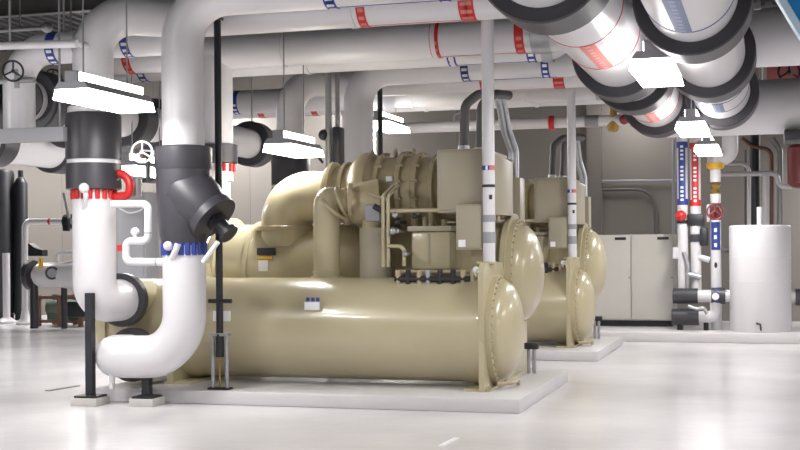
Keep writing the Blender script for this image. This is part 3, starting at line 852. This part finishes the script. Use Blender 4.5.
MB().tube([P(25, 267, 22.6), P(36, 267, 22.6)], .06, 0, 16).build('side_branch', 'white', t)
v_ = MB().ring(P(68.5, 221.5, 22.6), (1,0,0), .06, .15, .16, 24).build('valve_body', 'blackmetal', t, 'black valve body')
MB().cyl(P(69, 218, 22.4), P(64, 193, 22.4), .035, 10).build('lever', 'steel', v_)
MB().box(P(64, 230, 22.5).x, P(69, 230, 22.5).x, 22.45, 22.55, P(66, 231, 22.5).z, P(66, 222, 22.5).z).build('actuator', 'blackmetal', v_)
t = thing('floor_pipe', 'short white upright pipe in front of the black tanks', 'pipe', (P(6.5, 312, 22.8).x, 22.8, 0))
x = P(6.5, 300, 22.8).x
MB().tube([(x, 22.8, 0), (x, 22.8, P(6, 253, 22.8).z)], .075, 0, 18).build('pipe_run', 'white', t)
MB().lathe((x, 22.8, 0), (0,0,1), [(0, .2), (.05, .2), (.13, .09)], 22).build('base', 'white', t)
# big white pump pipe
YW = 21.5
t = thing('pump_pipe', 'fat white pipe with black end flange and yellow handle behind the leftmost elbow', 'pipe', P(60, 300, YW))
MB().lathe(P(36, 275, YW), (1, 0, 0), [(0, .12), (.03, .2), (.12, .25), (.6, .25), (.85, .29), (1.15, .36)], 32).build('pipe_run', 'white', t)
MB().ring(P(36, 275, YW) + V((-.1, 0, 0)), (1, 0, 0), .12, .30, .12, 32).build('flange', 'black', t)
MB().cyl(P(52, 273, YW-.28), P(52, 273, YW-.1), .13, 24).build('gauge', 'blackmetal', t)
MB().cyl(P(52, 273, YW-.30), P(52, 273, YW-.275), .09, 24).build('gauge_face', 'grey', t)
MB().prism([P(38, 268, YW-.3), P(42, 267, YW-.3), P(41, 257, YW-.3), P(39, 259, YW-.3)], (0, .06, 0)).build('handle', 'yellow', t, 'yellow handle')
MB().prism([P(28, 243, YW+.3), P(35, 248, YW+.3), P(42, 250, YW+.3), P(42, 256, YW+.3), P(28, 256, YW+.3)], (0, .2, 0)).build('coupling_guard', 'blackmetal', t)
MB().tube([P(57, 262, YW), P(57, 253, YW), P(80, 253, YW)], .04, .08, 14).build('vent_pipe', 'white', t)
MB().cyl((P(34, 285, YW).x, YW, 0), (P(34, 285, YW).x, YW, P(34, 282, YW).z), .08, 14).build('support_leg', 'blackmetal', t)
MB().cyl((P(64, 285, YW).x, YW, 0), (P(64, 285, YW).x, YW, P(64, 285, YW).z), .06, 14).build('support_leg', 'blackmetal', t)
t = thing('pump_skid', 'brown framed pump skid with green motors under the fat white pipe', 'pump', (P(65, 314, 22.3).x, 22.3, 0))
xa, xb = P(44, 300, 22.3).x, P(86, 300, 22.3).x
for xq in (xa, (xa+xb)/2, xb):
    for yq in (22.1, 22.7):
        MB().box(xq-.04, xq+.04, yq-.04, yq+.04, 0, .62).build('frame_post', 'brown', t)
for zq in (.1, .58):
    for yq in (22.1, 22.7):
        MB().box(xa, xb, yq-.03, yq+.03, zq-.03, zq+.03).build('frame_rail', 'brown', t)
for xq in (xa + .22, xb - .3):
    MB().cyl((xq-.16, 22.4, .36), (xq+.2, 22.4, .36), .16, 22).box(xq-.14, xq+.16, 22.28, 22.52, .1, .24).build('motor', 'green', t)
MB().box(xb-.3, xb+.2, 22.0, 22.2, .2, .5, .02).build('control_box', 'blackmetal', t)
# grey electrical cabinet behind the risers
xa, xb = P(117, 250, 16.2).x, P(146, 250, 16.2).x
t = thing('electrical_cabinet', 'grey upright cabinet with looping cable between the two big risers', 'cabinet', ((xa+xb)/2, 16.4, 0))
zt = P(130, 192, 16.2).z
MB().box(xa, xb, 16.2, 16.6, 0.0, zt, .012).build('body', 'grey', t)
MB().box(xa+.04, xb-.04, 16.185, 16.2, .3, zt-.05, .005).build('door', 'grey', t)
MB().tube([P(119, 208, 16.1), P(128, 213, 16.0), P(138, 212, 16.0), P(146, 206, 16.1)], .012, .2, 8).build('cable', 'white', t)
# valves hanging near the second evaporator drop
t = thing('small_riser', 'pair of thin grey pipes with black valves left of the plain white riser', 'pipe', P(330, 170, 14.6))
MB().cyl(V((P(329, 180, 14.6).x, 14.6, 0)), V((P(329, 180, 14.6).x, 14.6, CEIL)), .04, 14).build('pipe_run', 'greymetal', t)
MB().cyl(V((P(338, 180, 14.7).x, 14.7, 0)), V((P(338, 180, 14.7).x, 14.7, CEIL)), .028, 14).build('pipe_run', 'greymetal', t)
MB().box(P(333, 150, 14.6).x, P(341, 150, 14.6).x, 14.55, 14.75, P(335, 165, 14.6).z, P(335, 127, 14.6).z, .02).build('valve_body', 'blackmetal', t)
MB().sphere(P(324, 135, 14.6), .07).cyl(P(324, 135, 14.6), P(329, 135, 14.6), .03, 10).build('valve_body', 'blackmetal', t)
MB().cyl(P(314, 152, 14.5), P(323, 163, 14.5), .016, 8).build('lever', 'blackmetal', t)

# ------------------------------------------------------------------ right background
YR = 21.0
# two-door cabinet on a dark plinth
t = thing('storage_cabinet', 'wide grey-cream two-door cabinet on a dark base near the white tank', 'cabinet', (P(632, 324, 21.6).x, 21.6, .15))
xa, xm, xb = P(589, 280, 21.5).x, P(631.3, 280, 21.5).x, P(674, 280, 21.5).x
zt, zb = P(640, 234.5, 21.5).z, P(640, 320.5, 21.5).z
MB().box(xa, xb, 21.5, 22.2, zb, zt, .01).build('body', 'cream', t)
MB().box(xa+.03, xb-.03, 21.56, 22.15, .15, zb).build('plinth', 'blackmetal', t)
for a_, b_ in ((xa, xm), (xm, xb)):
    d_ = MB().box(a_+.008, b_-.008, 21.475, 21.5, zb+.02, zt-.015, .006).build('door', 'cream', t)
    MB().box(b_-.27, b_-.08, 21.468, 21.476, zt-.09, zt-.045).build('name_plate', 'blackmetal', d_)
    MB().cyl((b_-.03, 21.475, (zb+zt)/2), (b_-.03, 21.46, (zb+zt)/2), .018, 10).build('lock', 'greymetal', d_)
# white tank
YT = 20.75
c = P(760.5, 330, YT)
t = thing('white_tank', 'white insulated upright cylinder tank at right with small tap near its foot', 'tank', (c.x, YT, .15))
zt = P(760, 225, YT-.3).z
RT = .475
MB().lathe((c.x, YT, .15), (0,0,1), [(0, RT-.005), (.01, RT), (zt-.17, RT), (zt-.155, RT-.012), (zt-.15, RT-.03)], 56).build('body', 'white', t)
for z in (P(760, 258, YT).z, P(760, 281, YT).z):
    MB().ring((c.x, YT, z), (0,0,1), RT-.01, RT+.004, .02, 56).build('jacket_seam', 'white', t)
MB().cyl((c.x, YT, zt-.01), (c.x, YT, P(760, 207, YT).z), .045, 18).build('top_pipe', 'white', t)
f = P(757, 324, YT-RT-.03)
MB().tube([f + V((0, .06, .02)), f, f + V((.05, -.05, 0)), f + V((.06, -.06, -.1))], .014, .02, 10).build('tap', 'blackmetal', t)
for sx, py_ in ((-1, 296), (1, 297)):
    z = P(760, py_, YT).z
    x0 = c.x + sx*(RT-.02)
    MB().cyl((x0, YT, z), (x0+sx*.09, YT, z), .10, 22).build('nozzle', 'white', t)
    MB().cyl((x0+sx*.08, YT, z), (x0+sx*.30, YT, z), .135, 24).build('insulation_sleeve', 'black', t)
# labelled risers
YV = 20.9
def riser(px, r, col, y0, y1, ylab0, ylab1, yb, label):
    x = P(px, 200, YV).x
    zz = lambda py: P(px, py, YV).z
    t = thing('labelled_riser', label, 'pipe', (x, YV, zz(yb)), 'labelled upright pipes')
    MB().cyl((x, YV, zz(yb)), (x, YV, zz(y0)), r, 24).build('pipe_run', 'white', t)
    for py in (ylab0, ylab1):
        MB().ring((x, YV, zz(py)), (0,0,1), r-.001, r+.005, .1, 24).build('label_band', col, t)
    st = MB().sector((x, YV, zz(ylab1)), (0,0,1), r, 0, zz(ylab0)-zz(ylab1), -38, 38, 8, .005).build('label_strip', col, t)
    n = int((ylab1-ylab0)/4)
    for i in range(n):
        z0 = (zz(ylab0)-zz(ylab1))*(i+.25)/n
        if i % 5 == 4: continue
        MB().sector((x, YV, zz(ylab1)), (0,0,1), r+.0045, z0, z0+.035, -16, 14, 4, .003).build('printed_mark', 'paper', st)
    return t, x, zz
t, x, zz = riser(682.5, .085, 'blue', 130, 0, 145, 202, 292, 'white riser with long blue label and red knob, left of the red-labelled riser')
MB().sphere((x-.02, YV-.12, zz(216)), .09).cyl((x-.02, YV-.12, zz(216)), (x, YV, zz(216)), .05, 14).build('knob', 'red', t, 'red knob')
MB().ring((x, YV, zz(222)), (0,0,1), .08, .10, .05, 24).build('clamp', 'blackmetal', t)
MB().box(x-.16, x+.05, YV-.06, YV+.06, zz(259), zz(247), .02).build('junction_box', 'white', t)
MB().tube([(x+.02, YV-.1, zz(252)), (x+.09, YV-.12, zz(266)), (x+.06, YV-.1, zz(292))], .035, .15, 12).build('side_pipe', 'steel', t)
t, x, zz = riser(695.5, .085, 'red', 130, 0, 146, 203, 290, 'white riser with long red label, middle of the three risers by the tank')
MB().box(x-.13, x+.14, YV-.1, YV+.1, zz(226), zz(214), .02).build('clamp', 'blackmetal', t)
MB().box(x+.06, x+.2, YV-.08, YV+.06, zz(246), zz(228), .03).build('actuator', 'blackmetal', t)
MB().ring((x, YV, zz(238)), (0,0,1), .08, .11, .12, 24).build('clamp', 'black', t)
MB().tube([(x+.05, YV-.05, zz(257)), (x+.22, YV-.05, zz(260))], .05, 0, 14).build('side_pipe', 'white', t)
MB().tube([(x-.14, YV-.1, zz(274)), (x+.08, YV-.1, zz(277))], .05, 0, 14).build('side_pipe', 'steel', t)
MB().tube([(x+.2, YV-.05, zz(205)), (x+.2, YV-.05, zz(222))], .025, 0, 10).build('thermometer', 'paper', t)
# valve riser fed by a white elbow from above
x = P(715.5, 200, YV).x; zz = lambda py: P(715, py, YV).z
t = thing('valve_riser', 'riser with yellow collar, brass valve and red handwheel close to the tank', 'pipe', (x, YV, zz(330)))
x2 = P(730, 150, YV).x
MB().tube([(x2, YV, zz(120)), (x2, YV, zz(157)), (x, YV, zz(157)), (x, YV, zz(164))], .13, .2, 24, 10).build('elbow', 'white', t)
MB().lathe((x, YV, zz(170)), (0,0,1), [(0, .08), (.03, .14), (.11, .15), (.12, .1)], 22).build('collar', 'yellow', t, 'yellow collar')
MB().cyl((x, YV, zz(182)), (x, YV, zz(168)), .085, 22).build('pipe_run', 'white', t)
MB().lathe((x, YV, zz(195)), (0,0,1), [(0, .06), (.04, .09), (.1, .05), (.16, .09), (.22, .05)], 18).build('valve_body', 'brass', t)
MB().cyl((x, YV, zz(203)), (x, YV, zz(194)), .085, 22).build('pipe_joint', 'white', t)
handwheel(t, (x, YV-.2, zz(212)), (.15, -.98, 0), .125, 'darkred', (x, YV, zz(212)))
MB().lathe((x, YV, zz(222)), (0,0,1), [(0, .07), (.08, .1), (.16, .1), (.24, .06)], 18).build('valve_body', 'darkred', t)
MB().cyl((x, YV, zz(330)), (x, YV, zz(220)), .085, 22).build('pipe_run', 'white', t)
MB().sector((x, YV, zz(250)), (0,0,1), .085, 0, zz(222)-zz(250), -50, 50, 8, .005).build('label_strip', 'blue', t)
for py in (228, 235, 243):
    MB().sector((x, YV, zz(py+4)), (0,0,1), .0895, 0, .06, -14, 12, 4, .003).build('printed_mark', 'paper', t)
MB().sphere((x, YV-.08, zz(265)), .025, 1, .5, 2).build('arrow_mark', 'blackmetal', t)
MB().tube([(x, YV, zz(250)), (x+.32, YV+.1, zz(250))], .05, 0, 14).build('side_pipe', 'darkgrey', t)
# insulated low pipes from the cabinet side to the tank
t = thing('low_pipe', 'low horizontal pipe with black sleeve and white section leading into the tank', 'pipe', P(690, 300, YT))
z = P(700, 296, YT).z
MB().cyl((P(673, 296, YT).x, YT, z), (P(698, 296, YT).x, YT, z), .125, 24).build('insulation_sleeve', 'black', t)
MB().cyl((P(697, 296, YT).x, YT, z), (P(715, 296, YT).x, YT, z), .10, 24).build('pipe_run', 'white', t)
MB().ring((P(717, 296, YT).x, YT, z), (1,0,0), .03, .14, .05, 26).build('flange', 'blue', t)
MB().cyl((P(716, 296, YT).x, YT-.13, z), (P(716, 296, YT).x, YT-.2, z), .055, 16).build('gauge', 'paper', t)
t = thing('low_pipe', 'lowest horizontal pipe with black sleeve and white rounded elbow near the floor', 'pipe', P(690, 320, YT))
z = P(700, 317, YT).z
MB().cyl((P(672, 317, YT).x, YT, z), (P(699, 317, YT).x, YT, z), .135, 24).build('insulation_sleeve', 'black', t)
MB().tube([(P(698, 317, YT).x, YT, z), (P(716, 317, YT).x, YT, z), (P(716, 317, YT).x, YT, P(716, 302, YT).z)], .095, .12, 24).build('elbow', 'white', t)
MB().tube([P(688, 306, YT-.18), P(697, 309, YT-.18), P(704, 307, YT-.18), P(707, 314, YT-.18)], .028, .08, 12).build('side_pipe', 'steel', t)
MB().cyl((P(680, 317, YT).x, YT, .15), (P(680, 317, YT).x, YT, z-.1), .05, 12).build('support_leg', 'blackmetal', t)
MB().cyl((P(706, 317, YT).x, YT, .15), (P(706, 317, YT).x, YT, z-.08), .04, 12).build('support_leg', 'blackmetal', t)
# wall services
def wall_pipe(name, label, pts, r, m, cat='pipe', fil=.15, extra=()):
    t = thing(name, label, cat, pts[0])
    MB().tube(pts, r, fil, 14).build('pipe_run', m, t)
    return t
YWL = 22.8
wall_pipe('wall_pipe', 'thin white pipe stepping down toward the dark red vessel', [P(720, 174, YWL), P(778, 173.5, YWL), P(778, 186, YWL), P(792, 187, YWL)], .045, 'white')
wall_pipe('wall_pipe', 'short white pipe with downward bend beside the dark upright pipe', [P(722, 163.5, YWL), P(749, 163.5, YWL), P(749, 260, YWL)], .035, 'white')
wall_pipe('wall_pipe', 'white upright wall pipe behind the tank', [P(766, 300, YWL), P(766, 175, YWL)], .06, 'white')
wall_pipe('wall_pipe', 'thin copper pipe running up the wall right of the dark pipe', [P(771.5, 300, YWL+.1), P(771.5, 150, YWL+.1), P(752, 146, YWL+.1), P(742, 138, YWL+.1)], .035, 'copper')
wall_pipe('wall_pipe', 'dark upright pipe rising up the wall behind the white tank', [P(755, 300, YWL+.3), P(755, 112, YWL+.3)], .09, 'blackmetal')
wall_pipe('wall_pipe', 'grey upright conduit at right on the wall near the red vessel', [P(780, 300, YWL+.2), P(780, 150, YWL+.2), P(772, 138, YWL+.2)], .05, 'greymetal')
wall_pipe('wall_conduit', 'long thin grey conduit level across the wall above the cabinet', [P(570, 181.5, 25.9), P(676, 180.5, 25.9)], .03, 'grey', 'conduit')
wall_pipe('wall_conduit', 'rounded dark conduit loop on the wall above the cabinet', [P(585, 190, 25.9), P(655, 189, 25.9), P(656, 250, 25.9)], .035, 'darkgrey', 'conduit', .4)
wall_pipe('wall_conduit', 'upright grey conduit on the wall right of the cabinet loop', [P(673.5, 300, 25.0), P(673.5, 140, 25.0)], .03, 'grey', 'conduit')
wall_pipe('wall_conduit', 'thin dark upright conduit on the wall, left of the dark upright pipe', [P(746, 300, 25.0), P(746, 150, 25.0)], .03, 'darkgrey', 'conduit')
# red vessel
c = P(803, 165, 21.8)
t = thing('expansion_vessel', 'dark red vessel cut by the right edge of the picture', 'tank', (c.x, 21.8, P(800, 189, 21.8).z))
zt, zb = P(800, 143, 21.8).z, P(800, 188, 21.8).z
MB().lathe((c.x, 21.8, zb), (0,0,1), [(0, .12), (.03, .2), (.08, .25), (zt-zb-.08, .25), (zt-zb-.03, .2), (zt-zb, .12)], 32).build('body', 'darkred', t)
MB().cyl((c.x, 21.8, zt), (c.x, 21.8, CEIL), .03, 12).build('hanger_rod', 'greymetal', t)
MB().cyl((c.x, 21.8, zb+.01), (c.x, 21.8, .15), .03, 12).build('stand_pipe', 'darkgrey', t)
# handwheel valve between the cross pipes
c = P(789, 72, 18.3)
t = thing('handwheel_valve', 'dark handwheel on a faded red valve at upper right between pale cross pipes', 'valve', c)
handwheel(t, c, (.3, -.95, 0), .15, 'blackmetal', c + V((0, .3, 0)))
MB().box(c.x-.3, c.x+.35, 18.55, 18.8, P(780, 80, 18.6).z, P(780, 62, 18.6).z, .02).build('valve_body', 'pink', t)
MB().cyl((P(766, 70, 18.6).x, 18.65, c.z-.4), (P(766, 70, 18.6).x, 18.65, c.z + .5), .06, 16).build('riser', 'white', t)
rod(t, c.x, 18.68, c.z)
# sprinkler main
YS_ = 20.2
t = thing('sprinkler_main', 'long white level pipe across the wall with red coupling and brass valve', 'pipe', P(560, 125, YS_))
zz_ = P(560, 122.5, YS_).z
MB().cyl((P(368, 130, YS_).x, YS_, zz_), (P(840, 120, YS_).x, YS_, zz_), .09, 24).build('pipe_run', 'white', t)
MB().ring((P(552, 121, YS_).x, YS_, zz_), (1,0,0), .088, .12, .09, 24).build('coupling', 'red', t, 'red coupling')
MB().ring((P(592, 121, YS_).x, YS_, zz_), (1,0,0), .088, .1, .22, 24).build('coupling', 'greymetal', t)
x = P(613, 118, YS_).x
MB().lathe((x, YS_, zz_-.18), (0,0,1), [(0, .05), (.03, .09), (.12, .1), (.3, .06), (.38, .06)], 18).build('valve_body', 'brass', t)
MB().sphere((P(625, 118, YS_).x, YS_-.1, zz_), .08).build('valve_cap', 'darkred', t)
for px_ in (455, 620, 760): rod(t, P(px_, 120, YS_).x, YS_, zz_+.08)
x = P(455, 120, YS_).x
MB().tube([(x, YS_-.05, zz_+.05), (x, YS_-.05, zz_+.18), (x+.1, YS_-.05, zz_+.22)], .02, .05, 10).build('sprinkler_head', 'greymetal', t)
# pilaster on the back wall
struct(MB().box(P(587, 150, 25.8).x, P(601, 150, 25.8).x, 25.75, YB, 0, CEIL).build('trim_5', mat('pilaster_paint', srgb(116, 110, 105), .7)))
# blue stair stringer passing the upper right corner
t = thing('blue_stringer', 'bright blue sloping steel rail at the top right corner', 'rail', P(830, 380, 7.5))
a, b = P(742, -60, 7.5), P(742 + 285, 415, 7.5)
d_ = (b - a)
k = (a.z - 0.02) / (a.z - b.z)
b = a + d_ * k
wv = V((P(26, 0, 7.5).x - P(0, 0, 7.5).x, 0, 0))
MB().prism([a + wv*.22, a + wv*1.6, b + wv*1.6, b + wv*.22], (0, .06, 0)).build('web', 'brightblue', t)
MB().prism([a, a + wv*.24, b + wv*.24, b], (0, .16, 0)).build('edge_flange', 'paleblue', t, 'pale blue edge')  # left edge coloured pale blue, the rest bright blue
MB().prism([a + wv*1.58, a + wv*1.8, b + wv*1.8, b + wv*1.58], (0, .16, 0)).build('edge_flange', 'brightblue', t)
# marks on the floor
g1, g2 = P(48, 390, 12.0), P(78, 385, 12.0)
def onfloor(px, py):
    dx, dy = px - 400, py - 225 - DROP
    u = cR*dx - sR*dy; v = sR*dx + cR*dy
    d = EYE*F/v; r = u/F*d
    return V((r*cT - d*sT, r*sT + d*cT, 0))
a, b = onfloor(47, 391), onfloor(78, 386)
n_ = (b - a).cross(V((0,0,1))).normalized()*.03
tag(MB().prism([a - n_, b - n_, b + n_, a + n_], (0, 0, .006)).build('floor_plate', 'darkgrey'), 'thin dark metal strip set in the floor left of the support legs', 'floor strip')
a, b = onfloor(441, 446), onfloor(457, 438)
n_ = (b - a).cross(V((0,0,1))).normalized()*.025
tag(MB().prism([a - n_, b - n_, b + n_, a + n_], (0, 0, .004)).build('floor_streak', 'paper'), 'short white streak on the floor at bottom centre', 'tape')  # thin white strip lying flat on the floor

# ------------------------------------------------------------------ render settings
sc = bpy.context.scene
sc.view_settings.view_transform = 'Standard'
sc.view_settings.look = 'None'
sc.view_settings.gamma = 1
sc.view_settings.exposure = -0.12
w = bpy.data.worlds.new('world'); sc.world = w
w.use_nodes = True
w.node_tree.nodes['Background'].inputs['Color'].default_value = (.5, .5, .52, 1)
w.node_tree.nodes['Background'].inputs['Strength'].default_value = .2
